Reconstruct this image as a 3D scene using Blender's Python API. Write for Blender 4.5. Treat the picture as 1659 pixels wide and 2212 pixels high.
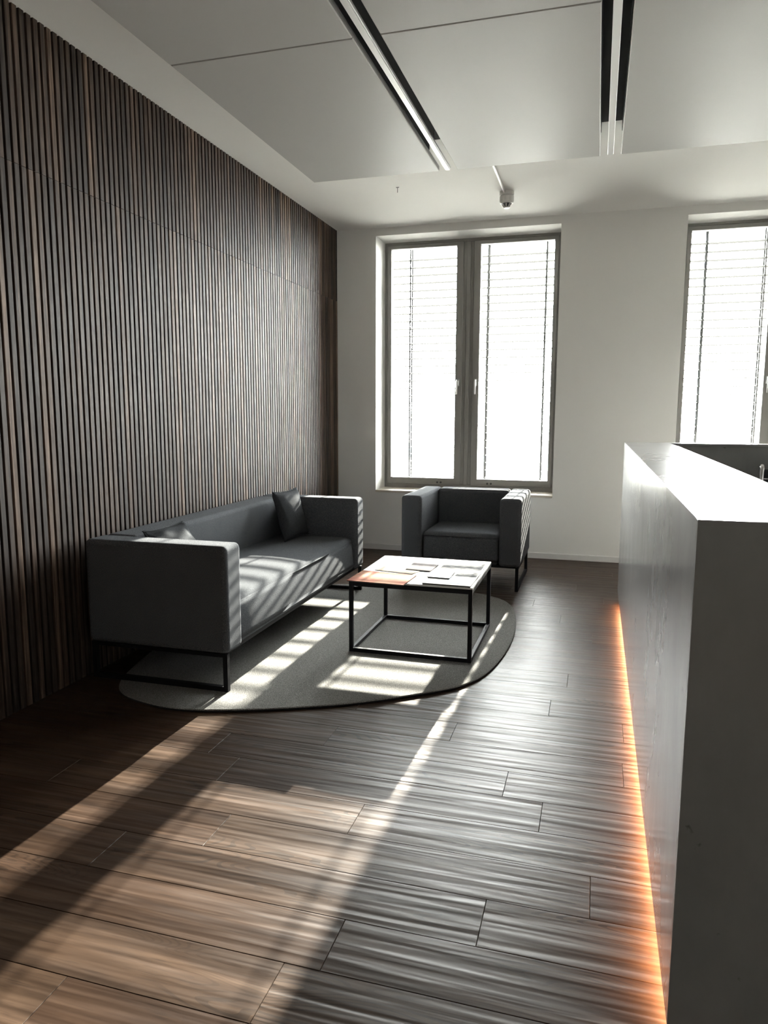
import bpy, bmesh, math, random
from mathutils import Vector, Matrix

for o in list(bpy.data.objects):
    bpy.data.objects.remove(o, do_unlink=True)
sc = bpy.context.scene
COL = sc.collection
random.seed(7)

# ------------------------------------------------------------------ camera, sky, sun, exposure
CAM_H = 1.36
F_PX, YAW, PITCH, ROLL = 1561.74, 0.284308, 0.136066, 0.002595      # frame 1659 x 2212
cam = bpy.data.cameras.new('camera'); camo = bpy.data.objects.new('camera', cam); COL.objects.link(camo)
cam.sensor_fit = 'HORIZONTAL'; cam.sensor_width = 36.0; cam.lens = F_PX * 36.0 / 1659.0
cam.clip_start = 0.02; cam.clip_end = 600
fw = Vector((-math.sin(YAW) * math.cos(PITCH), math.cos(YAW) * math.cos(PITCH), -math.sin(PITCH)))
rt = Vector((math.cos(YAW), math.sin(YAW), 0)); up = rt.cross(fw)
r2 = rt * math.cos(ROLL) + up * math.sin(ROLL); u2 = -rt * math.sin(ROLL) + up * math.cos(ROLL)
camo.matrix_world = Matrix(((r2.x, u2.x, -fw.x, 0), (r2.y, u2.y, -fw.y, 0), (r2.z, u2.z, -fw.z, CAM_H), (0, 0, 0, 1)))
sc.camera = camo
sc.cycles.caustics_reflective = False; sc.cycles.caustics_refractive = False

w = bpy.data.worlds.new('sky'); sc.world = w; w.use_nodes = True
bg = w.node_tree.nodes['Background']
bg.inputs['Color'].default_value = (1.0, 0.995, 0.985, 1); bg.inputs['Strength'].default_value = 34.0

SUN_EL, SUN_AZ = math.radians(16.7), math.radians(2.0)
sl = bpy.data.lights.new('sun', 'SUN'); so = bpy.data.objects.new('sun', sl); COL.objects.link(so)
sl.energy = 21.0; sl.color = (1.0, 0.93, 0.83); sl.angle = math.radians(0.53)
to_sun = Vector((math.sin(SUN_AZ) * math.cos(SUN_EL), math.cos(SUN_AZ) * math.cos(SUN_EL), math.sin(SUN_EL)))
so.rotation_euler = to_sun.to_track_quat('Z', 'Y').to_euler(); so.location = (1, 30, 12)

sc.view_settings.view_transform = 'Standard'; sc.view_settings.look = 'None'
sc.view_settings.gamma = 1.0; sc.view_settings.use_curve_mapping = False
sc.view_settings.exposure = 1.62

# sampling portals in the two window openings (they emit nothing themselves)
WIN = [(-2.098, -0.375), (0.672, 2.395)]        # opening x ranges
WZ0, WZ1 = 0.60, 3.032                           # opening z range
YW, YF = 6.88, 7.20                              # wall face, window frame face
for a, b in WIN:
    pl = bpy.data.lights.new('window_portal', 'AREA'); po = bpy.data.objects.new('window_portal', pl); COL.objects.link(po)
    pl.shape = 'RECTANGLE'; pl.size = b - a; pl.size_y = WZ1 - WZ0; pl.cycles.is_portal = True
    po.location = ((a + b) / 2, 7.52, (WZ0 + WZ1) / 2); po.rotation_euler = (-math.pi / 2, 0, 0)

# ------------------------------------------------------------------ helpers
def link(name, bm, mat, parent=None, smooth=False):
    me = bpy.data.meshes.new(name); bm.normal_update(); bm.to_mesh(me); bm.free()
    for m in (mat if isinstance(mat, (list, tuple)) else [mat]): me.materials.append(m)
    if smooth:
        for p in me.polygons: p.use_smooth = True
    o = bpy.data.objects.new(name, me); COL.objects.link(o)
    if parent is not None: o.parent = parent
    return o
def inst(src, parent, loc=(0, 0, 0), rot=(0, 0, 0)):
    o = src.copy(); COL.objects.link(o); o.parent = parent; o.location = loc; o.rotation_euler = rot
    return o
def tag(o, label, cat, group=None):
    o['label'] = label; o['category'] = cat
    if group: o['group'] = group
    return o
def thing(name, label, cat, loc=(0, 0, 0), rz=0.0, group=None):
    o = bpy.data.objects.new(name, None); COL.objects.link(o); o.location = loc; o.rotation_euler = (0, 0, rz)
    o.empty_display_size = 0.1
    return tag(o, label, cat, group)
def struct(o): o['kind'] = 'structure'; return o
def bx(bm, x0, x1, y0, y1, z0, z1, mi=0):
    v = [bm.verts.new(p) for p in ((x0, y0, z0), (x1, y0, z0), (x1, y1, z0), (x0, y1, z0), (x0, y0, z1), (x1, y0, z1), (x1, y1, z1), (x0, y1, z1))]
    for f in ((0, 3, 2, 1), (4, 5, 6, 7), (0, 1, 5, 4), (1, 2, 6, 5), (2, 3, 7, 6), (3, 0, 4, 7)):
        bm.faces.new([v[i] for i in f]).material_index = mi
    return v
def box(name, x0, x1, y0, y1, z0, z1, mat, parent=None, bev=0.0, seg=1, smooth=False):
    bm = bmesh.new(); bx(bm, x0, x1, y0, y1, z0, z1)
    if bev: bmesh.ops.bevel(bm, geom=bm.edges[:], offset=bev, segments=seg, profile=0.5, affect='EDGES')
    o = link(name, bm, mat, parent, smooth)
    return o
def prism(bm, pts, axis, a, b, mi=0):
    """extrude a 2-D outline along an axis: 'x' pts=(y,z), 'y' pts=(x,z), 'z' pts=(x,y)"""
    def P(p, t): return (t, p[0], p[1]) if axis == 'x' else ((p[0], t, p[1]) if axis == 'y' else (p[0], p[1], t))
    A = [bm.verts.new(P(p, a)) for p in pts]; B = [bm.verts.new(P(p, b)) for p in pts]
    n = len(pts)
    for i in range(n): bm.faces.new((A[i], A[(i + 1) % n], B[(i + 1) % n], B[i])).material_index = mi
    bm.faces.new(A[::-1]).material_index = mi; bm.faces.new(B).material_index = mi
    bmesh.ops.recalc_face_normals(bm, faces=bm.faces[:])
def cyl(bm, p0, p1, r0, r1=None, n=16):
    r1 = r0 if r1 is None else r1
    p0, p1 = Vector(p0), Vector(p1); d = (p1 - p0).normalized()
    a = d.orthogonal().normalized(); b = d.cross(a)
    A = [bm.verts.new(p0 + (a * math.cos(2 * math.pi * i / n) + b * math.sin(2 * math.pi * i / n)) * r0) for i in range(n)]
    B = [bm.verts.new(p1 + (a * math.cos(2 * math.pi * i / n) + b * math.sin(2 * math.pi * i / n)) * r1) for i in range(n)]
    for i in range(n): bm.faces.new((A[i], A[(i + 1) % n], B[(i + 1) % n], B[i]))
    bm.faces.new(A[::-1]); bm.faces.new(B)
def tube(bm, pts, r, n=10):
    pts = [Vector(p) for p in pts]; rings = []
    ref = None
    for i, p in enumerate(pts):
        d = (pts[min(i + 1, len(pts) - 1)] - pts[max(i - 1, 0)]).normalized()
        if ref is None: ref = d.orthogonal().normalized()
        ref = (ref - d * ref.dot(d)).normalized(); b = d.cross(ref)
        rings.append([bm.verts.new(p + (ref * math.cos(2 * math.pi * k / n) + b * math.sin(2 * math.pi * k / n)) * r) for k in range(n)])
    for A, B in zip(rings, rings[1:]):
        for k in range(n): bm.faces.new((A[k], A[(k + 1) % n], B[(k + 1) % n], B[k]))
    bm.faces.new(rings[0][::-1]); bm.faces.new(rings[-1])
def lathe(bm, prof, c, n=28):
    c = Vector(c); rings = []
    for r, z in prof: rings.append([bm.verts.new(c + Vector((max(r, 1e-4) * math.cos(2 * math.pi * k / n), max(r, 1e-4) * math.sin(2 * math.pi * k / n), z))) for k in range(n)])
    for A, B in zip(rings, rings[1:]):
        for k in range(n): bm.faces.new((A[k], A[(k + 1) % n], B[(k + 1) % n], B[k]))
    bm.faces.new(rings[0][::-1]); bm.faces.new(rings[-1])
    bmesh.ops.recalc_face_normals(bm, faces=bm.faces[:])

# ------------------------------------------------------------------ materials
class N:
    """small wrapper around a material's node tree"""
    def __init__(s, name, rough=0.5, base=(0.5, 0.5, 0.5), metal=0.0, spec=0.5):
        s.m = bpy.data.materials.new(name); s.m.use_nodes = True; s.t = s.m.node_tree; s.b = s.t.nodes['Principled BSDF']
        s.b.inputs['Roughness'].default_value = rough; s.b.inputs['Base Color'].default_value = (*base, 1)
        s.b.inputs['Metallic'].default_value = metal; s.b.inputs['Specular IOR Level'].default_value = spec
    def n(s, kind, **kw):
        nd = s.t.nodes.new(kind)
        for k, v in kw.items(): setattr(nd, k, v)
        return nd
    def l(s, a, b): s.t.links.new(a, b)
    def coord(s, scale=(1, 1, 1), rand=False, rot=(0, 0, 0)):
        tc = s.n('ShaderNodeTexCoord'); mp = s.n('ShaderNodeMapping'); mp.inputs['Scale'].default_value = scale; mp.inputs['Rotation'].default_value = rot
        src = tc.outputs['Object']
        if rand:
            oi = s.n('ShaderNodeObjectInfo'); mu = s.n('ShaderNodeVectorMath', operation='MULTIPLY_ADD')
            mu.inputs[1].default_value = (37.0, 71.0, 19.0)
            s.l(oi.outputs['Random'], mu.inputs[0]); s.l(src, mu.inputs[2]); src = mu.outputs[0]
        s.l(src, mp.inputs['Vector']); return mp.outputs['Vector']
    def noise(s, vec, scale=5.0, detail=4.0, rough=0.55, dist=0.0):
        nd = s.n('ShaderNodeTexNoise'); nd.inputs['Scale'].default_value = scale; nd.inputs['Detail'].default_value = detail
        nd.inputs['Roughness'].default_value = rough; nd.inputs['Distortion'].default_value = dist
        s.l(vec, nd.inputs['Vector']); return nd.outputs['Fac']
    def ramp(s, fac, stops):
        nd = s.n('ShaderNodeValToRGB'); e = nd.color_ramp.elements
        while len(e) < len(stops): e.new(0.5)
        for el, (p, c) in zip(e, stops):
            el.position = p; el.color = (*c, 1) if len(c) == 3 else c
        s.l(fac, nd.inputs['Fac']); return nd.outputs['Color']
    def mix(s, fac, a, b, blend='MIX'):
        nd = s.n('ShaderNodeMix', data_type='RGBA', blend_type=blend)
        for inp, v in ((nd.inputs[0], fac), (nd.inputs[6], a), (nd.inputs[7], b)):
            if isinstance(v, (int, float)): inp.default_value = v
            elif isinstance(v, tuple): inp.default_value = (*v, 1)
            else: s.l(v, inp)
        return nd.outputs[2]
    def math(s, op, a, b=0.0, c=0.0):
        nd = s.n('ShaderNodeMath', operation=op)
        for i, v in enumerate((a, b, c)):
            if isinstance(v, (int, float)): nd.inputs[i].default_value = v
            else: s.l(v, nd.inputs[i])
        return nd.outputs[0]
    def color(s, c): s.l(c, s.b.inputs['Base Color'])
    def rough(s, c): s.l(c, s.b.inputs['Roughness'])
    def bump(s, h, strength=0.3, dist=0.002, prev=None):
        nd = s.n('ShaderNodeBump'); nd.inputs['Strength'].default_value = strength; nd.inputs['Distance'].default_value = dist
        s.l(h, nd.inputs['Height'])
        if prev is not None: s.l(prev, nd.inputs['Normal'])
        s.l(nd.outputs['Normal'], s.b.inputs['Normal']); return nd.outputs['Normal']

def flat(name, base, rough=0.5, metal=0.0, spec=0.5): return N(name, rough, base, metal, spec).m

def m_paint(name, base, rough=0.85):
    k = N(name, rough, base, 0, 0.3); f = k.noise(k.coord(), 260, 2); k.bump(f, 0.12, 0.001); return k.m
M_WALL = m_paint('white wall paint', (0.81, 0.80, 0.77))
M_CEIL = m_paint('white ceiling paint', (0.85, 0.84, 0.81))
M_REAR = m_paint('light grey wall paint', (0.76, 0.75, 0.72))
M_BASE = flat('white baseboard lacquer', (0.70, 0.69, 0.67), 0.45)

def m_panel():
    k = N('powder coated ceiling panel', 0.5, (0.50, 0.495, 0.48), 0.0, 0.05)
    v = k.n('ShaderNodeTexVoronoi'); v.inputs['Scale'].default_value = 190; v.inputs['Randomness'].default_value = 0.15
    k.l(k.coord(), v.inputs['Vector']); h = k.math('GREATER_THAN', v.outputs['Distance'], 0.30)
    k.bump(h, 0.10, 0.0006)
    f = k.noise(k.coord((1, 1, 1)), 3, 3); k.rough(k.math('MULTIPLY_ADD', f, 0.10, 0.42)); return k.m
M_PANEL = m_panel()
M_PANELTOP = flat('black acoustic fleece', (0.015, 0.015, 0.018), 0.95)
M_PROFILE = flat('white aluminium profile', (0.72, 0.72, 0.72), 0.35)
M_DIFF = flat('opal diffuser', (0.75, 0.75, 0.74), 0.4)

def m_floor():
    k = N('hand scraped brown oak', 0.42, (0.2, 0.12, 0.07), 0, 0.2)
    oi = k.n('ShaderNodeObjectInfo')
    base = k.noise(k.coord((1.0, 9.0, 1.0), True), 2.2, 6, 0.6, 0.4)
    c = k.ramp(base, [(0.25, (0.036, 0.0205, 0.0122)), (0.5, (0.059, 0.0355, 0.0220)), (0.75, (0.094, 0.0585, 0.0365))])
    c = k.mix(k.math('MULTIPLY_ADD', oi.outputs['Random'], 0.8, 0.1), c, k.mix(1.0, c, (0.66, 0.58, 0.54), 'MULTIPLY'))
    # cathedral growth-ring lines
    g = k.noise(k.coord((0.55, 4.2, 1.0), True), 1.5, 2, 0.45, 0.3)
    s_ = k.math('SINE', k.math('MULTIPLY', g, 240.0)); ln = k.math('GREATER_THAN', s_, 0.55)
    msk = k.noise(k.coord((0.8, 3.0, 1.0), True), 1.6, 1); mk = k.ramp(msk, [(0.48, (0, 0, 0)), (0.62, (1, 1, 1))])
    rings = k.math('MULTIPLY', ln, mk)
    c = k.mix(k.math('MULTIPLY', rings, 0.5), c, (0.012, 0.007, 0.004))
    # pores
    p = k.noise(k.coord((7.0, 190.0, 1.0), True), 1.0, 3, 0.6); pr = k.ramp(p, [(0.30, (1, 1, 1)), (0.42, (0, 0, 0))])
    c = k.mix(k.math('MULTIPLY', pr, 0.5), c, (0.013, 0.0075, 0.0045))
    # knots with cracks
    v = k.n('ShaderNodeTexVoronoi'); v.inputs['Scale'].default_value = 1.0; k.l(k.coord((1.1, 3.2, 1.0), True), v.inputs['Vector'])
    kd = k.math('ADD', v.outputs['Distance'], k.math('MULTIPLY', k.noise(k.coord((14, 30, 1), True), 1.0, 3), 0.07))
    kn = k.ramp(kd, [(0.045, (1, 1, 1)), (0.075, (0, 0, 0))]); c = k.mix(kn, c, (0.010, 0.006, 0.004))
    k.color(c)
    rip = k.noise(k.coord((0.9, 15.0, 1.0), True), 2.0, 1.5, 0.4, 0.2)
    n1 = k.bump(rip, 0.9, 0.006); n2 = k.bump(pr, -0.25, 0.0006, n1); n3 = k.bump(rings, -0.5, 0.0008, n2)
    k.rough(k.math('MULTIPLY_ADD', k.noise(k.coord((2, 8, 1), True), 3, 3), 0.16, 0.33)); return k.m
M_FLOOR = m_floor()
M_SUB = flat('dark subfloor', (0.012, 0.008, 0.006), 0.9)

def m_slat():
    k = N('smoked oak slat', 0.5, (0.1, 0.08, 0.07), 0, 0.15)
    oi = k.n('ShaderNodeObjectInfo')
    f = k.noise(k.coord((60.0, 60.0, 2.6), True), 1.0, 5, 0.62)
    c = k.ramp(f, [(0.28, (0.026, 0.020, 0.017)), (0.5, (0.070, 0.053, 0.043)), (0.72, (0.15, 0.112, 0.088))])
    hue = k.ramp(oi.outputs['Random'], [(0.0, (0.50, 0.51, 0.55)), (0.4, (0.80, 0.77, 0.76)), (0.8, (1.05, 0.96, 0.90)), (1.0, (2.1, 1.9, 1.7))])
    c = k.mix(1.0, c, hue, 'MULTIPLY'); k.color(c)
    g = k.noise(k.coord((500.0, 500.0, 9.0), True), 1.0, 4, 0.6); k.bump(g, 0.45, 0.0012)
    k.rough(k.math('MULTIPLY_ADD', k.noise(k.coord((30, 30, 3.0), True), 1.0, 3), 0.22, 0.44)); return k.m
M_SLAT = m_slat()
M_FELT = flat('black felt backing', (0.006, 0.006, 0.007), 0.98, 0, 0.1)

def m_fabric(name, lo, mid, hi):
    k = N(name, 1.0, mid, 0, 0.04)
    f = k.noise(k.coord(), 420, 3, 0.7); f2 = k.noise(k.coord(), 9, 3)
    c = k.ramp(f, [(0.33, lo), (0.5, mid), (0.67, hi)])
    c = k.mix(k.math('MULTIPLY', f2, 0.25), c, lo); k.color(c)
    k.bump(f, 0.5, 0.0016); return k.m
M_SOFA = m_fabric('charcoal melange wool', (0.034, 0.037, 0.044), (0.098, 0.104, 0.115), (0.245, 0.255, 0.27))
M_CUSH = m_fabric('dark grey cushion cloth', (0.022, 0.024, 0.028), (0.045, 0.048, 0.053), (0.095, 0.10, 0.105))
M_RUG = None
def m_rug():
    k = N('grey loop pile carpet', 0.97, (0.2, 0.2, 0.2), 0, 0.1)
    f = k.noise(k.coord(), 230, 3, 0.7); f2 = k.noise(k.coord(), 60, 2)
    c = k.ramp(f, [(0.33, (0.105, 0.103, 0.098)), (0.5, (0.235, 0.230, 0.219)), (0.68, (0.40, 0.393, 0.375))]); k.color(c)
    k.bump(k.math('ADD', f, k.math('MULTIPLY', f2, 0.4)), 0.9, 0.004); return k.m
M_RUG = m_rug()
M_RUGEDGE = flat('rug edge painted shade', (0.022, 0.022, 0.024), 0.95)  # near-black side band: the shadow along the rug's side, painted into its colour
M_BLACK = flat('black powder coated steel', (0.009, 0.009, 0.011), 0.55, 0, 0.14)
M_TOP = flat('white laminate', (0.80, 0.80, 0.80), 0.30)

def m_counter():
    k = N('grey concrete laminate', 0.33, (0.12, 0.12, 0.12), 0, 0.25)
    f = k.noise(k.coord((1, 1, 0.6)), 2.6, 8, 0.62, 0.3)
    c = k.ramp(f, [(0.30, (0.225, 0.226, 0.228)), (0.55, (0.275, 0.273, 0.27)), (0.75, (0.33, 0.325, 0.32))])
    p = k.noise(k.coord((1, 1, 1.0)), 16, 4, 0.6); pr = k.ramp(p, [(0.22, (1, 1, 1)), (0.29, (0, 0, 0))])
    c = k.mix(k.math('MULTIPLY', pr, 0.7), c, (0.03, 0.03, 0.03)); k.color(c)
    k.rough(k.math('MULTIPLY_ADD', k.noise(k.coord((1, 1, 0.5)), 5, 5), 0.10, 0.155)); k.bump(f, 0.02, 0.002); return k.m
M_COUNTER = m_counter()
def m_emit(name, col, st):
    m = bpy.data.materials.new(name); m.use_nodes = True; t = m.node_tree; t.nodes.remove(t.nodes['Principled BSDF'])
    e = t.nodes.new('ShaderNodeEmission'); e.inputs[0].default_value = (*col, 1); e.inputs[1].default_value = st
    t.links.new(e.outputs[0], t.nodes['Material Output'].inputs[0]); return m
M_LED = m_emit('warm led tape', (1.0, 0.50, 0.24), 46.0)
M_FRAME = flat('taupe window lacquer', (0.26, 0.25, 0.235), 0.5)
M_SILL = flat('beige stone sill', (0.62, 0.56, 0.48), 0.4)
M_STEEL = flat('brushed stainless steel', (0.62, 0.62, 0.62), 0.28, 1.0)
M_CHROME = flat('polished chrome', (0.75, 0.75, 0.76), 0.10, 1.0)
M_BLIND = flat('grey lacquered blind slat', (0.065, 0.065, 0.064), 0.7, 0, 0.1)
M_CORD = flat('grey ladder cord', (0.04, 0.04, 0.04), 0.8)
M_PLASTIC = flat('off white plastic', (0.70, 0.69, 0.66), 0.4)
M_DARKPL = flat('dark grey plastic', (0.05, 0.05, 0.05), 0.5)
M_MESH = flat('black chair mesh', (0.010, 0.011, 0.014), 0.7)
def m_glass():
    m = bpy.data.materials.new('clear window glass'); m.use_nodes = True; t = m.node_tree; t.nodes.remove(t.nodes['Principled BSDF'])
    tr = t.nodes.new('ShaderNodeBsdfTransparent'); tr.inputs[0].default_value = (0.95, 0.97, 0.96, 1)
    gl = t.nodes.new('ShaderNodeBsdfGlossy'); gl.inputs['Roughness'].default_value = 0.02
    fr = t.nodes.new('ShaderNodeFresnel'); fr.inputs[0].default_value = 1.45; mx = t.nodes.new('ShaderNodeMixShader')
    t.links.new(fr.outputs[0], mx.inputs[0]); t.links.new(tr.outputs[0], mx.inputs[1]); t.links.new(gl.outputs[0], mx.inputs[2])
    t.links.new(mx.outputs[0], t.nodes['Material Output'].inputs[0]); return m
M_GLASS = m_glass()

# ------------------------------------------------------------------ room shell
XL, XR, YB, ZC = -2.49, 3.70, -4.6, 3.105        # slat faces, right wall, rear wall, ceiling
WT = 0.62                                         # window wall thickness

# floor: dark screed with oak planks laid on it
floor = struct(box('floor', XL - 0.02, XR, YB, YW + WT, -0.12, -0.016, M_SUB))
PW, PL, G = 0.19, 1.18, 0.0005
KNOWN = {-1: -0.60, 0: -0.245, 1: 0.035, 2: -0.728, 3: -1.31, 4: -0.272, 5: 0.148, 6: -0.54, 7: -1.02, 8: -0.158, 9: -0.62, 10: -0.092, 11: -0.50}
def plank_mesh(L):
    bm = bmesh.new(); c = 0.0010; d = 0.016
    x0, x1, y0, y1 = G, L - G, G, PW - G
    lo = [bm.verts.new(p) for p in ((x0, y0, -d), (x1, y0, -d), (x1, y1, -d), (x0, y1, -d))]
    mi = [bm.verts.new(p) for p in ((x0, y0, -c), (x1, y0, -c), (x1, y1, -c), (x0, y1, -c))]
    tp = [bm.verts.new(p) for p in ((x0 + c, y0 + c, 0), (x1 - c, y0 + c, 0), (x1 - c, y1 - c, 0), (x0 + c, y1 - c, 0))]
    for A, B in ((lo, mi), (mi, tp)):
        for i in range(4): bm.faces.new((A[i], A[(i + 1) % 4], B[(i + 1) % 4], B[i]))
    bm.faces.new(tp)
    return bm
plank_cache = {}
def plank(x, L, y):
    key = round(L, 3)
    if key not in plank_cache:
        o = link('plank', plank_mesh(L), M_FLOOR, floor); plank_cache[key] = o; o.location = (x, y, 0)
    else: inst(plank_cache[key], floor, (x, y, 0))
kmax = int((YW - 1.691) / PW) + 1
nplank = 0
for k in range(-11, kmax + 1):
    y = 1.691 + k * PW
    if y > YW + 0.0: continue
    j = KNOWN.get(k, None)
    if j is None: j = -0.9 + ((k * 0.413) % 1.0) * PL
    cuts = [XL - 0.02]; x = j - PL * 6
    while x < XR:
        if x > XL + 0.03 and x < XR - 0.08: cuts.append(x)
        x += PL
    cuts.append(XR)
    for a, b in zip(cuts, cuts[1:]):
        plank(a, b - a, y); nplank += 1
# the boards behind the viewer, out of the picture, laid as one piece
bm = bmesh.new()
y = 1.691 - 12 * PW; k = 0
while y > YB:
    x = XL - 0.02 - ((k * 0.413) % 1.0) * PL
    while x < XR:
        bx(bm, max(x, XL - 0.02) + G, min(x + PL, XR) - G, y + G, y + PW - G, -0.016, 0); x += PL
    y -= PW; k += 1
o = link('rear_planks', bm, M_FLOOR, floor); o['kind'] = 'stuff'

ceiling = struct(box('ceiling', XL - 0.2, XR + 0.2, YB - 0.2, YW + WT, ZC, ZC + 0.15, M_CEIL))
struct(box('wall_right', XR, XR + 0.2, YB - 0.2, YW + WT, -0.12, ZC, M_WALL))
struct(box('wall_rear', XL - 0.2, XR, YB - 0.2, YB, -0.12, ZC, M_REAR))

# left wall: black felt board carrying oak slats
wall_left = struct(box('wall_left', XL - 0.2, XL - 0.020, YB, YW + WT, -0.12, ZC, M_FELT))
SP, SWD, ZS = 0.0414, 0.0285, 2.440
def slat_mesh(z0, z1):
    bm = bmesh.new(); c = 0.0015
    prism(bm, [(XL - 0.0205, 0), (XL - c, 0), (XL, c), (XL, SWD - c), (XL - c, SWD), (XL - 0.0205, SWD)], 'z', z0, z1)
    return bm
lo_m = link('slat', slat_mesh(0.004, ZS - 0.001), M_SLAT, wall_left); hi_m = link('slat', slat_mesh(ZS + 0.001, ZC), M_SLAT, wall_left)
NS = 145
for i in range(NS):
    y = YW - 0.006 - SWD - i * SP
    if i == 0: lo_m.location.y = y; hi_m.location.y = y
    else: inst(lo_m, wall_left, (0, y, 0)); inst(hi_m, wall_left, (0, y, 0))
bm = bmesh.new(); i = NS
while YW - SWD - i * SP > YB + 0.03:
    y = YW - 0.006 - SWD - i * SP; bx(bm, XL - 0.0205, XL, y, y + SWD, 0.004, ZC); i += 1
o = link('rear_slats', bm, M_SLAT, wall_left); o['kind'] = 'stuff'

# window wall with two deep openings
bm = bmesh.new(); y0, y1 = YW, YW + WT
bx(bm, XL - 0.02, WIN[0][0], y0, y1, -0.12, ZC); bx(bm, WIN[0][1], WIN[1][0], y0, y1, -0.12, ZC); bx(bm, WIN[1][1], XR, y0, y1, -0.12, ZC)
for a, b in WIN:
    bx(bm, a, b, y0, y1, -0.12, WZ0 - 0.022); bx(bm, a, b, y0, y1, WZ1, ZC)
wall_back = struct(link('wall_back', bm, M_WALL))
bm = bmesh.new(); prism(bm, [(YW, 0), (YW, 0.055), (YW - 0.008, 0.055), (YW - 0.013, 0.050), (YW - 0.013, 0)], 'x', XL, XR)
struct(link('baseboard_back', bm, M_BASE))

# ------------------------------------------------------------------ windows
def rect_frame(name, x0, x1, z0, z1, ya, yb, wl, wr, wb, wt, mat, parent=None, bev=0.004):
    bm = bmesh.new()
    ou = [(x0, z0), (x1, z0), (x1, z1), (x0, z1)]; inn = [(x0 + wl, z0 + wb), (x1 - wr, z0 + wb), (x1 - wr, z1 - wt), (x0 + wl, z1 - wt)]
    V = {}
    for nm, pts in (('o', ou), ('i', inn)):
        for yy in (ya, yb): V[nm, yy] = [bm.verts.new((p[0], yy, p[1])) for p in pts]
    for i in range(4):
        j = (i + 1) % 4
        bm.faces.new((V['o', ya][i], V['o', ya][j], V['i', ya][j], V['i', ya][i])); bm.faces.new((V['o', yb][j], V['o', yb][i], V['i', yb][i], V['i', yb][j]))
        bm.faces.new((V['o', ya][j], V['o', ya][i], V['o', yb][i], V['o', yb][j])); bm.faces.new((V['i', ya][i], V['i', ya][j], V['i', yb][j], V['i', yb][i]))
    bmesh.ops.recalc_face_normals(bm, faces=bm.faces[:])
    bm.normal_update()
    if bev:
        bmesh.ops.bevel(bm, geom=[e for e in bm.edges if e.calc_face_angle(0) > 0.5 and abs(e.verts[0].co.y - ya) < 1e-5 and abs(e.verts[1].co.y - ya) < 1e-5], offset=bev, segments=1, affect='EDGES')
    return link(name, bm, mat, parent)
def make_handle(parent, x, z, y, s):
    h = box('handle', x - 0.015, x + 0.015, y - 0.012, y, z - 0.035, z + 0.035, M_STEEL, parent, 0.004, 2)
    bm = bmesh.new(); tube(bm, [(x, y - 0.010, z + 0.02), (x, y - 0.045, z + 0.02), (x, y - 0.052, z + 0.012), (x, y - 0.053, z - 0.01), (x, y - 0.053, z - 0.115)], 0.009, 10)
    link('lever', bm, M_STEEL, h, True)
for wi, (a, b) in enumerate(WIN):
    win = struct(rect_frame('window_%d' % (wi + 1), a, b, WZ0, WZ1 + 0.0, YF, YF + 0.07, 0.034, 0.034, 0.045, 0.030, M_FRAME))
    xm = (a + b) / 2 - 0.016
    box('centre_post', xm - 0.055, xm + 0.055, YF + 0.004, YF + 0.07, WZ0 + 0.044, WZ1 - 0.029, M_FRAME, win, 0.004)
    box('centre_bead', xm - 0.020, xm + 0.020, YF - 0.006, YF + 0.005, WZ0 + 0.044, WZ1 - 0.029, M_FRAME, win, 0.003)
    for si, (xa, xb) in enumerate(((a + 0.030, xm - 0.052), (xm + 0.052, b - 0.030))):
        s = rect_frame('sash', xa, xb, WZ0 + 0.040, WZ1 - 0.026, YF - 0.014, YF + 0.05, 0.040 if si == 0 else 0.066, 0.066 if si == 0 else 0.040, 0.066, 0.038, M_FRAME, win)
        gx0, gx1 = (xa + 0.036, xb - 0.060) if si == 0 else (xa + 0.060, xb - 0.036)
        box('pane', gx0, gx1, YF + 0.018, YF + 0.024, WZ0 + 0.10, WZ1 - 0.058, M_GLASS, s)
        make_handle(s, xb - 0.036 if si == 0 else xa + 0.036, 1.66, YF - 0.014, 1)
        lx = xa + (xb - xa) * (0.72 if si == 0 else 0.24)
        bm = bmesh.new(); cyl(bm, (lx - 0.018, YF - 0.014, WZ0 + 0.064), (lx - 0.018, YF - 0.022, WZ0 + 0.064), 0.010); cyl(bm, (lx + 0.018, YF - 0.014, WZ0 + 0.064), (lx + 0.018, YF - 0.022, WZ0 + 0.064), 0.010)
        link('lock_button', bm, M_DARKPL, s)
    box('window_sill', a, b, YW - 0.012, YF + 0.01, WZ0 - 0.022, WZ0, M_SILL, win, 0.003)
    box('outer_sill', a, b, YF + 0.07, YW + WT + 0.04, WZ0 - 0.022, WZ0 + 0.004, M_STEEL, win)

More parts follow.
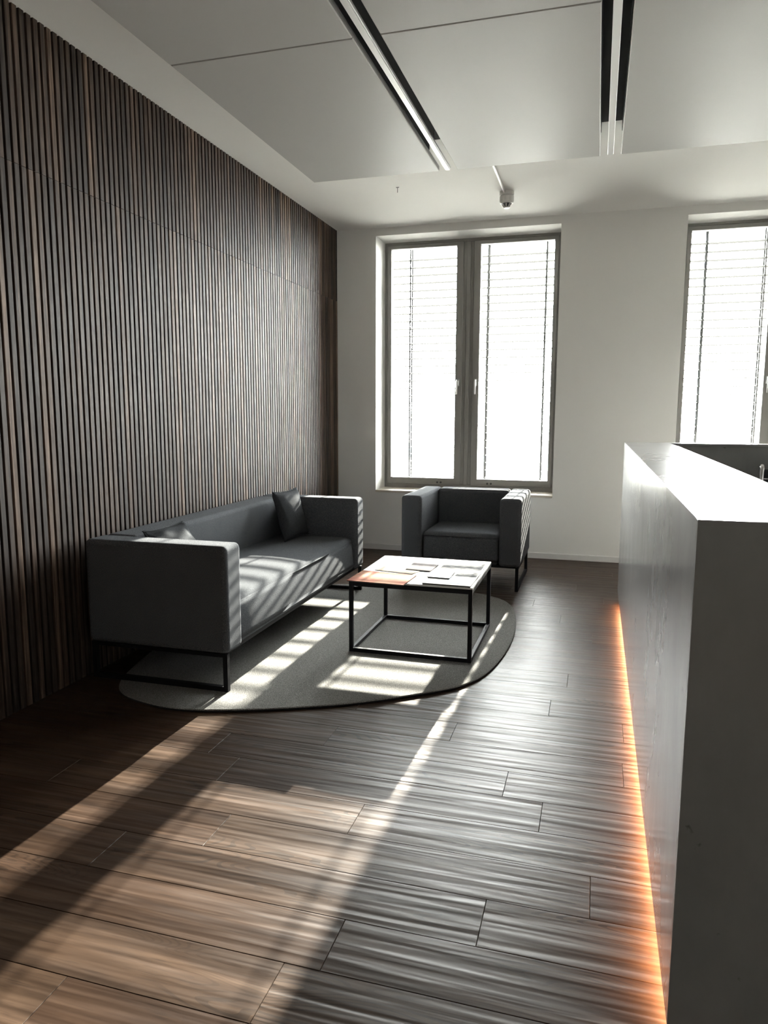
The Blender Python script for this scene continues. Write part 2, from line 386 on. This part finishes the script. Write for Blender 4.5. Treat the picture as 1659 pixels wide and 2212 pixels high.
# exterior venetian blinds (curved slats on ladder cords), lowered in front of both windows
YBL = 7.40
def blind_slat_mesh(x0, x1):
    bm = bmesh.new(); n = 6; wd = 0.080; rows = []
    for t in (0.0006, -0.0006):
        for i in range(n + 1):
            u = -1 + 2 * i / n
            z = 0.007 * (1 - u * u) + t; rows.append([bm.verts.new((x, u * wd / 2, z)) for x in (x0, x1)])
    for base in (0, n + 1):
        for i in range(n):
            bm.faces.new((rows[base + i][0], rows[base + i][1], rows[base + i + 1][1], rows[base + i + 1][0]))
    for i in (0, n):
        bm.faces.new((rows[i][0], rows[i][1], rows[n + 1 + i][1], rows[n + 1 + i][0]))
    bmesh.ops.recalc_face_normals(bm, faces=bm.faces[:]); return bm
BP = 0.0755
for wi, (a, b) in enumerate(WIN):
    t = thing('venetian_blind', ['pale outdoor slatted blind behind the window above the armchair', 'pale outdoor slatted blind behind the window past the reception counter'][wi], 'blind', ((a + b) / 2, YBL, WZ0), 0, 'outdoor blinds of the two windows')
    hw = (b - a) / 2 - 0.02
    first = None; nsl = int((WZ1 - 0.10 - WZ0) / BP)
    for i in range(nsl):
        z = 0.105 + i * BP
        if first is None: first = link('slat', blind_slat_mesh(-hw, hw), M_BLIND, t); first.location = (0, 0, z); first.rotation_euler = (math.radians(-2), 0, 0)
        else: inst(first, t, (0, 0, z), (math.radians(-2), 0, 0))
    box('bottom_rail', -hw, hw, -0.040, 0.040, 0.018, 0.034, M_BLIND, t, 0.003)
    box('head_rail', -hw, hw, -0.045, 0.045, WZ1 - WZ0 - 0.026, WZ1 - WZ0 - 0.002, M_BLIND, t, 0.003)
    for cx_ in (-0.640, -0.150, 0.150, 0.710):
        bm = bmesh.new()
        for yy in (-0.043, 0.043): bx(bm, cx_ - 0.007, cx_ + 0.007, yy - 0.001, yy + 0.001, 0.034, WZ1 - WZ0 - 0.026)
        link('ladder_cord', bm, M_CORD, t)
    for s in (-1, 1): box('guide_rail', s * (hw + 0.010) - 0.009, s * (hw + 0.010) + 0.009, -0.012, 0.012, 0.005, WZ1 - WZ0 - 0.002, M_STEEL, t)

# ------------------------------------------------------------------ suspended ceiling panels and linear lights
ZP = 2.98
cols = [(-2.00, -1.093), (-0.968, -0.050), (0.075, 0.993), (1.118, 2.036), (2.161, 3.079)]
rows = [(3.2345, 5.0485), (1.416, 3.230), (-0.404, 1.410), (-2.224, -0.410), (-4.044, -2.230)]
def panel_mesh(wd, ln):
    bm = bmesh.new(); v = bx(bm, 0, wd, 0, ln, 0, 0.032, 0)
    bm.faces.ensure_lookup_table(); bm.faces[1].material_index = 1
    bmesh.ops.bevel(bm, geom=[e for e in bm.edges if abs(e.verts[0].co.z) < 1e-6 and abs(e.verts[1].co.z) < 1e-6], offset=0.004, segments=1, affect='EDGES')
    return bm
cache = {}
for (xa, xb) in cols:
    for (ya, yb) in rows:
        key = round(xb - xa, 3)
        if key not in cache: o = link('ceiling_panel', panel_mesh(xb - xa, yb - ya), [M_PANEL, M_PANELTOP], ceiling); cache[key] = o; o.location = (xa, ya, ZP)
        else: o = inst(cache[key], ceiling, (xa, ya, ZP))
bm = bmesh.new()
for (xa, xb) in cols:
    for (ya, yb) in rows:
        for hx in (xa + 0.12, xb - 0.12):
            for hy in (ya + 0.25, yb - 0.25): bx(bm, hx - 0.004, hx + 0.004, hy - 0.004, hy + 0.004, ZP + 0.03, ZC + 0.001)
o = link('panel_hangers', bm, M_STEEL, ceiling); o['kind'] = 'stuff'
gl = ['slim white linear light hung left of the smoke detector', 'slim white linear light hung above the near end of the counter', 'slim white linear light hung over the space behind the counter', 'slim white linear light hung nearest the plain right wall']
for gi in range(4):
    gx = (cols[gi][1] + cols[gi + 1][0]) / 2 - (0.0 if gi else 0.002)
    t = thing('linear_light', gl[gi], 'ceiling light', (gx, 0, ZP), 0, 'linear lights between the ceiling panels')
    box('housing', -0.018, 0.018, -4.0, 5.045, 0.004, 0.022, M_PROFILE, t, 0.002)
    box('diffuser', -0.014, 0.014, -3.99, 5.04, -0.002, 0.005, M_DIFF, t)
    bm = bmesh.new()
    bx(bm, -0.061, 0.061, -4.0, 4.74, 0.092, 0.096); bx(bm, -0.061, -0.058, -4.0, 4.74, 0.034, 0.092); bx(bm, 0.058, 0.061, -4.0, 4.74, 0.034, 0.092)
    link('trough', bm, M_PANELTOP, t)
    for yy in (-3.0, -1.0, 1.0, 3.0, 4.6): box('hanger', -0.004, 0.004, yy - 0.004, yy + 0.004, 0.0215, ZC - ZP, M_STEEL, t)

# smoke detector with its conduit, small ceiling hook
t = thing('smoke_detector', 'round off-white smoke detector hanging from the ceiling by the window', 'detector', (-0.762, 6.07, ZC))
bm = bmesh.new(); lathe(bm, [(0.058, 0), (0.058, -0.030), (0.052, -0.034)], (0, 0, 0)); link('base', bm, M_PLASTIC, t, False)
bm = bmesh.new(); lathe(bm, [(0.054, -0.034), (0.057, -0.040), (0.057, -0.078), (0.050, -0.090), (0.046, -0.092)], (0, 0, 0)); link('body', bm, M_PLASTIC, t, False)
bm = bmesh.new(); lathe(bm, [(0.044, -0.092), (0.026, -0.104), (0.026, -0.112), (0.018, -0.116)], (0, 0, 0)); link('sensor_chamber', bm, M_DARKPL, t, False)
bm = bmesh.new()
for k in range(8):
    an = k * math.pi / 4; cyl(bm, (0.040 * math.cos(an), 0.040 * math.sin(an), -0.090), (0.022 * math.cos(an), 0.022 * math.sin(an), -0.118), 0.0035, None, 6)
lathe(bm, [(0.024, -0.116), (0.022, -0.124), (0.006, -0.127)], (0, 0, 0), 16); link('cage', bm, M_PLASTIC, t)
bm = bmesh.new(); cyl(bm, (-0.775, 4.2, ZC - 0.011), (-0.775, 6.03, ZC - 0.011), 0.010, None, 12)
tag(link('conduit', bm, M_PLASTIC, None, True), 'thin white cable conduit running along the ceiling to the smoke detector', 'conduit')
bm = bmesh.new(); bx(bm, -0.012, 0.012, -0.002, 0.002, -0.004, 0); cyl(bm, (0, 0, -0.003), (0, 0, -0.040), 0.0022, None, 8)
hk = link('ceiling_hook', bm, M_DARKPL); hk.location = (-1.568, 5.72, ZC); tag(hk, 'tiny dark hook sticking out of the white ceiling', 'hook')

# ------------------------------------------------------------------ rug
def closed_curve(pts, sub=10):
    out = []; n = len(pts)
    for i in range(n):
        p0, p1, p2, p3 = (Vector(pts[(i + k) % n]) for k in (-1, 0, 1, 2))
        for s in range(sub):
            t = s / sub
            out.append(0.5 * ((2 * p1) + (p2 - p0) * t + (2 * p0 - 5 * p1 + 4 * p2 - p3) * t * t + (3 * p1 - p0 - 3 * p2 + p3) * t ** 3))
    return out
RP = [(-2.225, 2.93), (-2.02, 2.805), (-1.692, 2.79), (-1.164, 3.0), (-0.785, 3.256), (-0.560, 3.49), (-0.462, 3.868), (-0.440, 4.45), (-0.53, 5.03), (-0.74, 5.28), (-1.15, 5.41), (-1.7, 5.36), (-2.15, 5.1), (-2.38, 4.4), (-2.42, 3.75), (-2.345, 3.25)]
crv = closed_curve(RP); RZ = 0.014
bm = bmesh.new()
def ring(off, z):
    out = []; n = len(crv)
    for i, p in enumerate(crv):
        tg = (crv[(i + 1) % n] - crv[i - 1]).normalized(); nm = Vector((tg.y, -tg.x)); q = p + nm * off
        out.append(bm.verts.new((q.x, q.y, z)))
    return out
A = ring(-0.004, 0.0004); B = ring(0, 0.004); C_ = ring(0, RZ - 0.004); D = ring(-0.005, RZ); n = len(crv)
for P, Q, mi in ((A, B, 1), (B, C_, 1), (C_, D, 0)):
    for i in range(n): bm.faces.new((P[i], P[(i + 1) % n], Q[(i + 1) % n], Q[i])).material_index = mi
bm.faces.new(D); bm.faces.new(A[::-1]); bmesh.ops.recalc_face_normals(bm, faces=bm.faces[:])
tag(link('rug', bm, [M_RUG, M_RUGEDGE]), 'grey pebble-shaped looped rug under the coffee table and sofa', 'rug')

# ------------------------------------------------------------------ sofa and armchair (one family of upholstered boxes on steel sleds)
def soft_box(name, x0, x1, y0, y1, z0, z1, r, mat, parent, crown=0.0, seg=4, cuts=6):
    bm = bmesh.new(); bx(bm, x0, x1, y0, y1, z0, z1)
    if crown: bmesh.ops.subdivide_edges(bm, edges=bm.edges[:], cuts=cuts, use_grid_fill=True)
    if crown:
        for v in bm.verts:
            u = 2 * (v.co.x - x0) / (x1 - x0) - 1; t = 2 * (v.co.y - y0) / (y1 - y0) - 1; s = 2 * (v.co.z - z0) / (z1 - z0) - 1
            k = crown
            if u > 0.999: v.co.x -= 0.022 * (s + 1) / 2
            if abs(abs(u) - 1) < 1e-4: v.co.x += math.copysign(k, u) * (1 - t ** 4) * (1 - s * s)
            if s > 0.999: v.co.z += k * (1 - u * u) * (1 - t ** 4)
    bm.normal_update()
    hard = [e for e in bm.edges if len(e.link_faces) == 2 and e.calc_face_angle(0) > 1.0]
    bmesh.ops.bevel(bm, geom=hard, offset=r, segments=seg, profile=0.5, affect='EDGES')
    o = link(name, bm, mat, parent, True)
    if not crown:      # exact normals of a rounded box: flat on the faces, turning only over the edges
        nr = []
        for v in o.data.vertices:
            c = Vector((min(max(v.co.x, x0 + r), x1 - r), min(max(v.co.y, y0 + r), y1 - r), min(max(v.co.z, z0 + r), z1 - r)))
            nr.append((v.co - c).normalized())
        o.data.normals_split_custom_set_from_vertices(nr)
    o.cycles.shadow_terminator_geometry_offset = 0.0
    return o
TOP, BOT, ARM, SEAT = 0.718, 0.190, 0.165, 0.432
def lounge(name, label, cat, L, depth, loc, rz, seams):
    """local x = forward, y along the width (0..L), origin at front corner on the floor"""
    t = thing(name, label, cat, loc, rz)
    for ya, yb in ((0, ARM), (L - ARM, L)): soft_box('armrest', -depth, 0, ya, yb, BOT, TOP, 0.028, M_SOFA, t)
    soft_box('backrest', -depth, -depth + 0.19, ARM - 0.002, L - ARM + 0.002, BOT, TOP, 0.030, M_SOFA, t)
    ys = [ARM + 0.004] + seams + [L - ARM - 0.004]
    soft_box('seat', -depth + 0.16, -0.014, ARM + 0.004, L - ARM - 0.004, BOT + 0.004, SEAT, 0.030, M_SOFA, t, 0.012, 5, 8)
    bm = bmesh.new(); bx(bm, -depth + 0.03, -0.03, 0.03, L - 0.03, BOT - 0.012, BOT + 0.006); link('under_frame', bm, M_BLACK, t)
    w_ = 0.024
    for ya in (0.012, L - 0.012 - w_):
        bm = bmesh.new()
        bx(bm, -0.010 - w_, -0.010, ya, ya + w_, 0.0, BOT - 0.001)
        bx(bm, -depth + 0.010, -depth + 0.010 + w_, ya, ya + w_, 0.0, BOT - 0.001)
        bx(bm, -depth + 0.010 + w_, -0.010 - w_, ya, ya + w_, 0.0, w_); bx(bm, -depth + 0.010 + w_, -0.010 - w_, ya, ya + w_, BOT - 0.018, BOT - 0.001)
        link('sled_leg', bm, M_BLACK, t)
    return t
SOFA_RZ = 0.0085
sofa = lounge('sofa', 'long charcoal wool sofa with black sled legs along the slatted wall', 'sofa', 2.180, 0.785, (-1.657, 3.002, RZ), SOFA_RZ, [])
arm = lounge('armchair', 'boxy charcoal wool armchair standing below the window', 'armchair', 0.940, 0.800, (-1.460, 5.475, 0.0), -math.pi / 2, [])
# armchair: local forward (+x) must point to -y: rotated -90 deg, local y then runs to +x

def cushion(label, loc, size, nrm_az, lean, spin, amp):
    bm = bmesh.new(); n = 22; T = 0.052; V = {}
    rnd = random.Random(len(label))
    ph = [rnd.uniform(0, 6) for _ in range(6)]
    for sgn in (1, -1):
        for i in range(n + 1):
            for j in range(n + 1):
                u = -1 + 2 * i / n; v = -1 + 2 * j / n
                edge = i in (0, n) or j in (0, n)
                if sgn == -1 and edge: V[sgn, i, j] = V[1, i, j]; continue
                x = u * (1 - 0.085 * (1 - v * v)) * size / 2; y = v * (1 - 0.085 * (1 - u * u)) * size / 2
                h = T * ((1 - u ** 2) * (1 - v ** 2)) ** 0.42
                wr = amp * (math.sin(9 * u + 4 * v + ph[0]) * math.exp(-3 * (1 - abs(u))) + math.sin(11 * v - 5 * u + ph[1]) * math.exp(-3 * (1 - abs(v)))) * (0 if edge else 1)
                V[sgn, i, j] = bm.verts.new((x, y, sgn * h + wr))
    for sgn in (1, -1):
        for i in range(n):
            for j in range(n):
                q = (V[sgn, i, j], V[sgn, i + 1, j], V[sgn, i + 1, j + 1], V[sgn, i, j + 1]); bm.faces.new(q if sgn == 1 else q[::-1])
    o = link('cushion', bm, M_CUSH, None, True)
    # local z = face normal; stand it upright: y -> up
    R0 = Matrix.Rotation(spin, 4, 'Z'); R1 = Matrix.Rotation(math.pi / 2 - lean, 4, 'X'); R2 = Matrix.Rotation(nrm_az + math.pi / 2, 4, 'Z')
    o.matrix_world = Matrix.Translation(loc) @ R2 @ R1 @ R0
    bm = bmesh.new()
    pts = []
    for k in range(4 * n):
        q, r_ = divmod(k, n); u = -1 + 2 * r_ / n
        u, v = ((u, -1), (1, u), (-u, 1), (-1, -u))[q]
        pts.append((u * (1 - 0.085 * (1 - v * v)) * size / 2, v * (1 - 0.085 * (1 - u * u)) * size / 2, 0))
    tube(bm, pts + pts[:2], 0.004, 6); p = link('piping', bm, M_CUSH, o, True)
    return tag(o, label, 'cushion', 'square cushions on the sofa')
cushion('dark cushion propped in the far corner of the sofa by the window', (-2.112, 4.810, 0.632), 0.36, math.radians(-5), math.radians(15.5), 0.0, 0.004)
cushion('dark creased cushion peeking up behind the near sofa armrest', (-2.118, 3.382, 0.605), 0.372, math.radians(0), math.radians(39), 0.0, 0.009)

# ------------------------------------------------------------------ coffee table
TX0, TX1, TY0, TY1, TH = -1.305, -0.605, 3.762, 4.486, 0.432
t = thing('coffee_table', 'low white-topped coffee table with black cube frame on the rug', 'table', (TX0, TY0, RZ))
W_, D_, H_ = TX1 - TX0, TY1 - TY0, TH - RZ - 0.0
q = 0.022
for x in (0, W_ - q):
    for y in (0, D_ - q): box('leg', x, x + q, y, y + q, 0, H_ - 0.010, M_BLACK, t, 0.0015)
for y in (0, D_ - q):
    box('floor_rail', q, W_ - q, y, y + q, 0, q, M_BLACK, t, 0.0015); box('top_rail', q, W_ - q, y, y + q, H_ - 0.010 - 0.026, H_ - 0.010, M_BLACK, t, 0.0015)
for x in (0, W_ - q):
    box('floor_rail', x, x + q, q, D_ - q, 0, q, M_BLACK, t, 0.0015); box('top_rail', x, x + q, q, D_ - q, H_ - 0.010 - 0.026, H_ - 0.010, M_BLACK, t, 0.0015)
box('table_top', 0, W_, 0, D_, H_ - 0.010, H_, M_TOP, t, 0.002)

# printed matter on the table
def m_print(name, stops, scale, rough=0.85, stretch=(1, 1, 1)):
    k = N(name, rough, (0.5, 0.5, 0.5), 0, 0.06); f = k.noise(k.coord(stretch), scale, 3, 0.55, 0.6); k.color(k.ramp(f, stops)); return k.m
M_PAGES = flat('paper page block', (0.10, 0.095, 0.09), 0.9, 0, 0.1)
M_ORANGE = m_print('orange magazine cover', [(0.30, (0.24, 0.055, 0.028)), (0.48, (0.27, 0.083, 0.042)), (0.62, (0.29, 0.135, 0.070)), (0.75, (0.29, 0.20, 0.13))], 7)
M_CREAM = m_print('cream leaflet', [(0.35, (0.13, 0.105, 0.075)), (0.6, (0.18, 0.165, 0.14))], 9)
M_PINKC = m_print('pale pink cover', [(0.35, (0.10, 0.082, 0.088)), (0.6, (0.16, 0.145, 0.148))], 8)
M_BAND = flat('dark plum band', (0.014, 0.009, 0.013), 0.9, 0, 0.05)
M_WHITEP = flat('white coated paper', (0.45, 0.45, 0.45), 0.8, 0, 0.1)
M_NEWS = m_print('grey newsprint columns', [(0.40, (0.055, 0.058, 0.065)), (0.52, (0.11, 0.112, 0.118)), (0.62, (0.2, 0.2, 0.2))], 5, 0.9, (4, 14, 1))
M_BLUEP = m_print('bluish photograph print', [(0.35, (0.05, 0.075, 0.125)), (0.6, (0.12, 0.14, 0.17))], 10, 0.9)
def flatbook(name, label, cat, quad, z0, h, cover, group='printed matter on the coffee table', pages=True):
    cx_ = sum(p[0] for p in quad) / 4; cy_ = sum(p[1] for p in quad) / 4
    t = thing(name, label, cat, (cx_, cy_, z0), 0, group); L = [(p[0] - cx_, p[1] - cy_) for p in quad]
    bm = bmesh.new(); prism(bm, L, 'z', 0.0006, h * 0.72); link('pages', bm, M_PAGES, t)
    bm = bmesh.new(); prism(bm, [(x * 1.006, y * 1.006) for x, y in L], 'z', h * 0.72, h); c = link('cover', bm, cover, t)
    return t, c, L, h
def patch(parent, L, u0, u1, v0, v1, h, mat, name):
    P = lambda u, v: tuple((1 - u) * ((1 - v) * L[0][k] + v * L[3][k]) + u * ((1 - v) * L[1][k] + v * L[2][k]) for k in (0, 1))
    bm = bmesh.new(); prism(bm, [P(u0, v0), P(u1, v0), P(u1, v1), P(u0, v1)], 'z', h, h + 0.0006); return link(name, bm, mat, parent)
ZT = TH
flatbook('magazine', 'orange-red magazine at the near left corner of the table', 'magazine', [(-1.300, 3.715), (-0.972, 3.697), (-0.960, 3.950), (-1.292, 3.985)], ZT, 0.007, M_ORANGE)
flatbook('leaflet', 'thin cream leaflet just behind the orange magazine', 'leaflet', [(-1.235, 4.035), (-0.995, 3.985), (-0.972, 4.075), (-1.215, 4.150)], ZT, 0.003, M_CREAM)
tt, c, L, h = flatbook('magazine', 'pale magazine with a dark band along its near edge, mid-table', 'magazine', [(-1.062, 4.098), (-0.908, 4.082), (-0.900, 4.285), (-1.062, 4.305)], ZT, 0.006, M_PINKC)
patch(c, L, 0.0, 1.0, 0.0, 0.16, h, M_BAND, 'cover_band')
tt, c, L, h = flatbook('newspaper', 'folded newspaper with a bluish picture at the near right corner', 'newspaper', [(-0.885, 3.775), (-0.618, 3.768), (-0.612, 4.120), (-0.880, 4.125)], ZT, 0.008, M_WHITEP)
patch(c, L, 0.52, 0.97, 0.62, 0.96, h, M_NEWS, 'text_columns'); patch(c, L, 0.45, 0.80, 0.10, 0.52, h, M_BLUEP, 'picture')
flatbook('booklet', 'small plain white booklet lying on the folded newspaper', 'booklet', [(-0.893, 3.905), (-0.757, 3.898), (-0.757, 4.075), (-0.889, 4.080)], ZT + 0.0087, 0.006, M_WHITEP)
tt, c, L, h = flatbook('newspaper', 'spread grey newspaper along the far right edge of the table', 'newspaper', [(-0.885, 4.145), (-0.618, 4.140), (-0.616, 4.420), (-0.878, 4.425)], ZT, 0.005, M_WHITEP)
patch(c, L, 0.05, 0.97, 0.15, 0.85, h, M_NEWS, 'text_columns')

# ------------------------------------------------------------------ reception counter
CX0, CX1, CY0, CY1, CZ, CB, SEAM = 0.197, 0.503, 1.515, 5.560, 1.155, 0.050, 3.80
t = thing('reception_counter', 'tall grey concrete-look reception counter with warm light under its edge', 'counter', (0, 0, 0))
th = 0.020
def bevlink(name, bm, mat, parent, off=0.0008):
    bm.normal_update()
    bmesh.ops.bevel(bm, geom=[e for e in bm.edges if e.calc_face_angle(0) > 0.3], offset=off, segments=1, affect='EDGES'); return link(name, bm, mat, parent)
for ya, yb in ((CY0 + th + 0.0004, SEAM - 0.0006), (SEAM + 0.0006, CY1)):
    bm = bmesh.new(); prism(bm, [(CX0, CB), (CX0 + th, CB), (CX0 + th, CZ - th), (CX0, CZ)], 'y', ya, yb); bevlink('front_panel', bm, M_COUNTER, t)
    bm = bmesh.new(); prism(bm, [(CX0 + 0.0003, CZ), (CX0 + th, CZ - th + 0.0003), (CX1, CZ - th), (CX1, CZ)], 'y', ya, yb); bevlink('top_panel', bm, M_COUNTER, t)
box('end_panel', CX0, CX1, CY0, CY0 + th, CB, CZ, M_COUNTER, t, 0.0008)
box('inner_panel', CX1 - th, CX1, CY0 + th, 5.455, CB, CZ - th - 0.0003, M_COUNTER, t, 0.001)
box('underside', CX0 + th + 0.001, CX1 - th, CY0 + th, CY1 - 0.002, CB + 0.022, CB + 0.036, M_BLACK, t)
box('plinth', CX0 + 0.085, CX1 - 0.03, CY0 + 0.05, CY1 - 0.02, 0, CB + 0.022, M_BLACK, t)
box('return_panel', CX1 + 0.0005, 2.30, 5.455, CY1, CB * 0, CZ - th - 0.0003, M_COUNTER, t, 0.001)
box('return_top', CX1 + 0.0005, 2.30, 5.450, CY1, CZ - th, CZ, M_COUNTER, t, 0.0016)
box('worktop', CX1 + 0.0005, 0.89, CY0 + 0.02, 5.4545, 0.715, 0.740, M_COUNTER, t, 0.0016)
box('worktop_support', 0.85, 0.87, CY0 + 0.02, CY0 + 0.05, 0.0, 0.715, M_BLACK, t)
box('led_strip', CX0 + 0.030, CX0 + 0.042, CY0 + 0.04, 5.30, CB + 0.001, CB + 0.0215, M_LED, t)

# ------------------------------------------------------------------ office chair behind the counter (only a corner of its back shows)
t = thing('office_chair', 'black office chair with chrome frame, its back edge just showing behind the counter', 'office chair', (1.222, 4.72, 0.0), math.radians(180 - 8))
wd = 0.255
prof = [(0.22, 0.455), (0.10, 0.440), (-0.06, 0.440), (-0.15, 0.470), (-0.20, 0.560), (-0.235, 0.760), (-0.262, 0.960), (-0.272, 1.015), (-0.285, 1.035), (-0.305, 1.032), (-0.312, 1.012), (-0.300, 0.995)]
for s in (-1, 1):
    bm = bmesh.new(); tube(bm, [(s * wd, p[0], p[1]) for p in prof], 0.014, 10); link('side_rail', bm, M_CHROME, t, True)
bm = bmesh.new(); bz = []
for p in prof[:8]: bz.append([bm.verts.new((s * (wd - 0.006), p[0], p[1])) for s in (-1, 1)] + [bm.verts.new((s * (wd - 0.006), p[0] + 0.004, p[1] - 0.012)) for s in (1, -1)])
for A, B in zip(bz, bz[1:]):
    for k in range(4): bm.faces.new((A[k], A[(k + 1) % 4], B[(k + 1) % 4], B[k]))
bm.faces.new(bz[0][::-1]); bm.faces.new(bz[-1]); bmesh.ops.recalc_face_normals(bm, faces=bm.faces[:])
link('sling', bm, M_MESH, t)
for p in (prof[6], prof[3], prof[1]):
    bm = bmesh.new(); cyl(bm, (-wd, p[0] - 0.004, p[1] - 0.004), (wd, p[0] - 0.004, p[1] - 0.004), 0.008, None, 10); link('cross_bar', bm, M_CHROME, t, True)
for s in (-1, 1):
    bm = bmesh.new(); tube(bm, [(s * (wd + 0.01), -0.18, 0.50), (s * (wd + 0.05), -0.19, 0.62), (s * (wd + 0.05), -0.15, 0.655), (s * (wd + 0.05), 0.12, 0.655), (s * (wd + 0.05), 0.15, 0.62), (s * (wd + 0.01), 0.13, 0.45)], 0.010, 10); link('armrest', bm, M_CHROME, t, True)
bm = bmesh.new(); cyl(bm, (0, 0.02, 0.10), (0, 0.02, 0.43), 0.026, None, 16); link('gas_post', bm, M_CHROME, t, True)
for k in range(5):
    an = k * 2 * math.pi / 5 + 0.3; ex, ey = 0.29 * math.cos(an), 0.02 + 0.29 * math.sin(an)
    bm = bmesh.new(); cyl(bm, (0, 0.02, 0.115), (ex, ey, 0.078), 0.020, 0.012, 10); lg = link('base_arm', bm, M_CHROME, t, True)
    bm = bmesh.new(); d = Vector((-math.sin(an), math.cos(an), 0)) * 0.018; cyl(bm, Vector((ex, ey, 0.028)) - d, Vector((ex, ey, 0.028)) + d, 0.028, None, 14); cyl(bm, (ex, ey, 0.03), (ex, ey, 0.078), 0.007, None, 8); link('caster', bm, M_DARKPL, lg)

# ------------------------------------------------------------------ outside: ground and pale low buildings far below
M_GROUND = m_paint('pale concrete yard', (0.22, 0.215, 0.20), 0.9)
bm = bmesh.new(); bx(bm, -220, 220, YW + WT + 0.6, 300, -9.4, -9.0); struct(link('ground', bm, M_GROUND))
M_BW = flat('pale render facade', (0.62, 0.60, 0.56), 0.8); M_BLUE = flat('light blue metal fascia', (0.30, 0.55, 0.72), 0.5)
M_BROOF = flat('pale gravel roof', (0.50, 0.49, 0.47), 0.9); M_BWIN = flat('dark window glass far', (0.10, 0.13, 0.15), 0.15)
def far_building(label, x0, x1, y, dep, z1, fascia, nwin, zs):
    t = thing('building', label, 'building', ((x0 + x1) / 2, y, -9.0), 0, 'low buildings beyond the windows')
    hx = (x1 - x0) / 2; H = z1 + 9.0
    box('wall', -hx, hx, 0, dep, 0, H, M_BW, t); box('roof', -hx - 0.3, hx + 0.3, -0.3, dep + 0.3, H, H + 0.35, M_BROOF, t)
    if fascia: box('fascia', -hx, hx, -0.12, 0, H - 1.2, H - 0.3, M_BLUE, t)
    src = None
    for zz in zs:
        for i in range(nwin):
            x = -hx + (i + 0.5) * 2 * hx / nwin
            if src is None: src = box('window', -0.30 * 2 * hx / nwin, 0.30 * 2 * hx / nwin, -0.06, 0.0, 0, 1.3, M_BWIN, t); src.location = (x, 0, H + zz)
            else: inst(src, t, (x, 0, H + zz))
far_building('low pale hall with a light blue fascia beyond the left pane', -19.5, -12.2, 62, 14, 0.9, True, 5, (-3.4,))
far_building('wide pale block with window rows beyond the right pane', -11.0, -2.0, 70, 16, -1.1, False, 6, (-2.6, -5.2))
far_building('long pale warehouse beyond the window past the counter', 4.0, 26.0, 75, 18, -0.2, False, 9, (-2.6, -5.2))
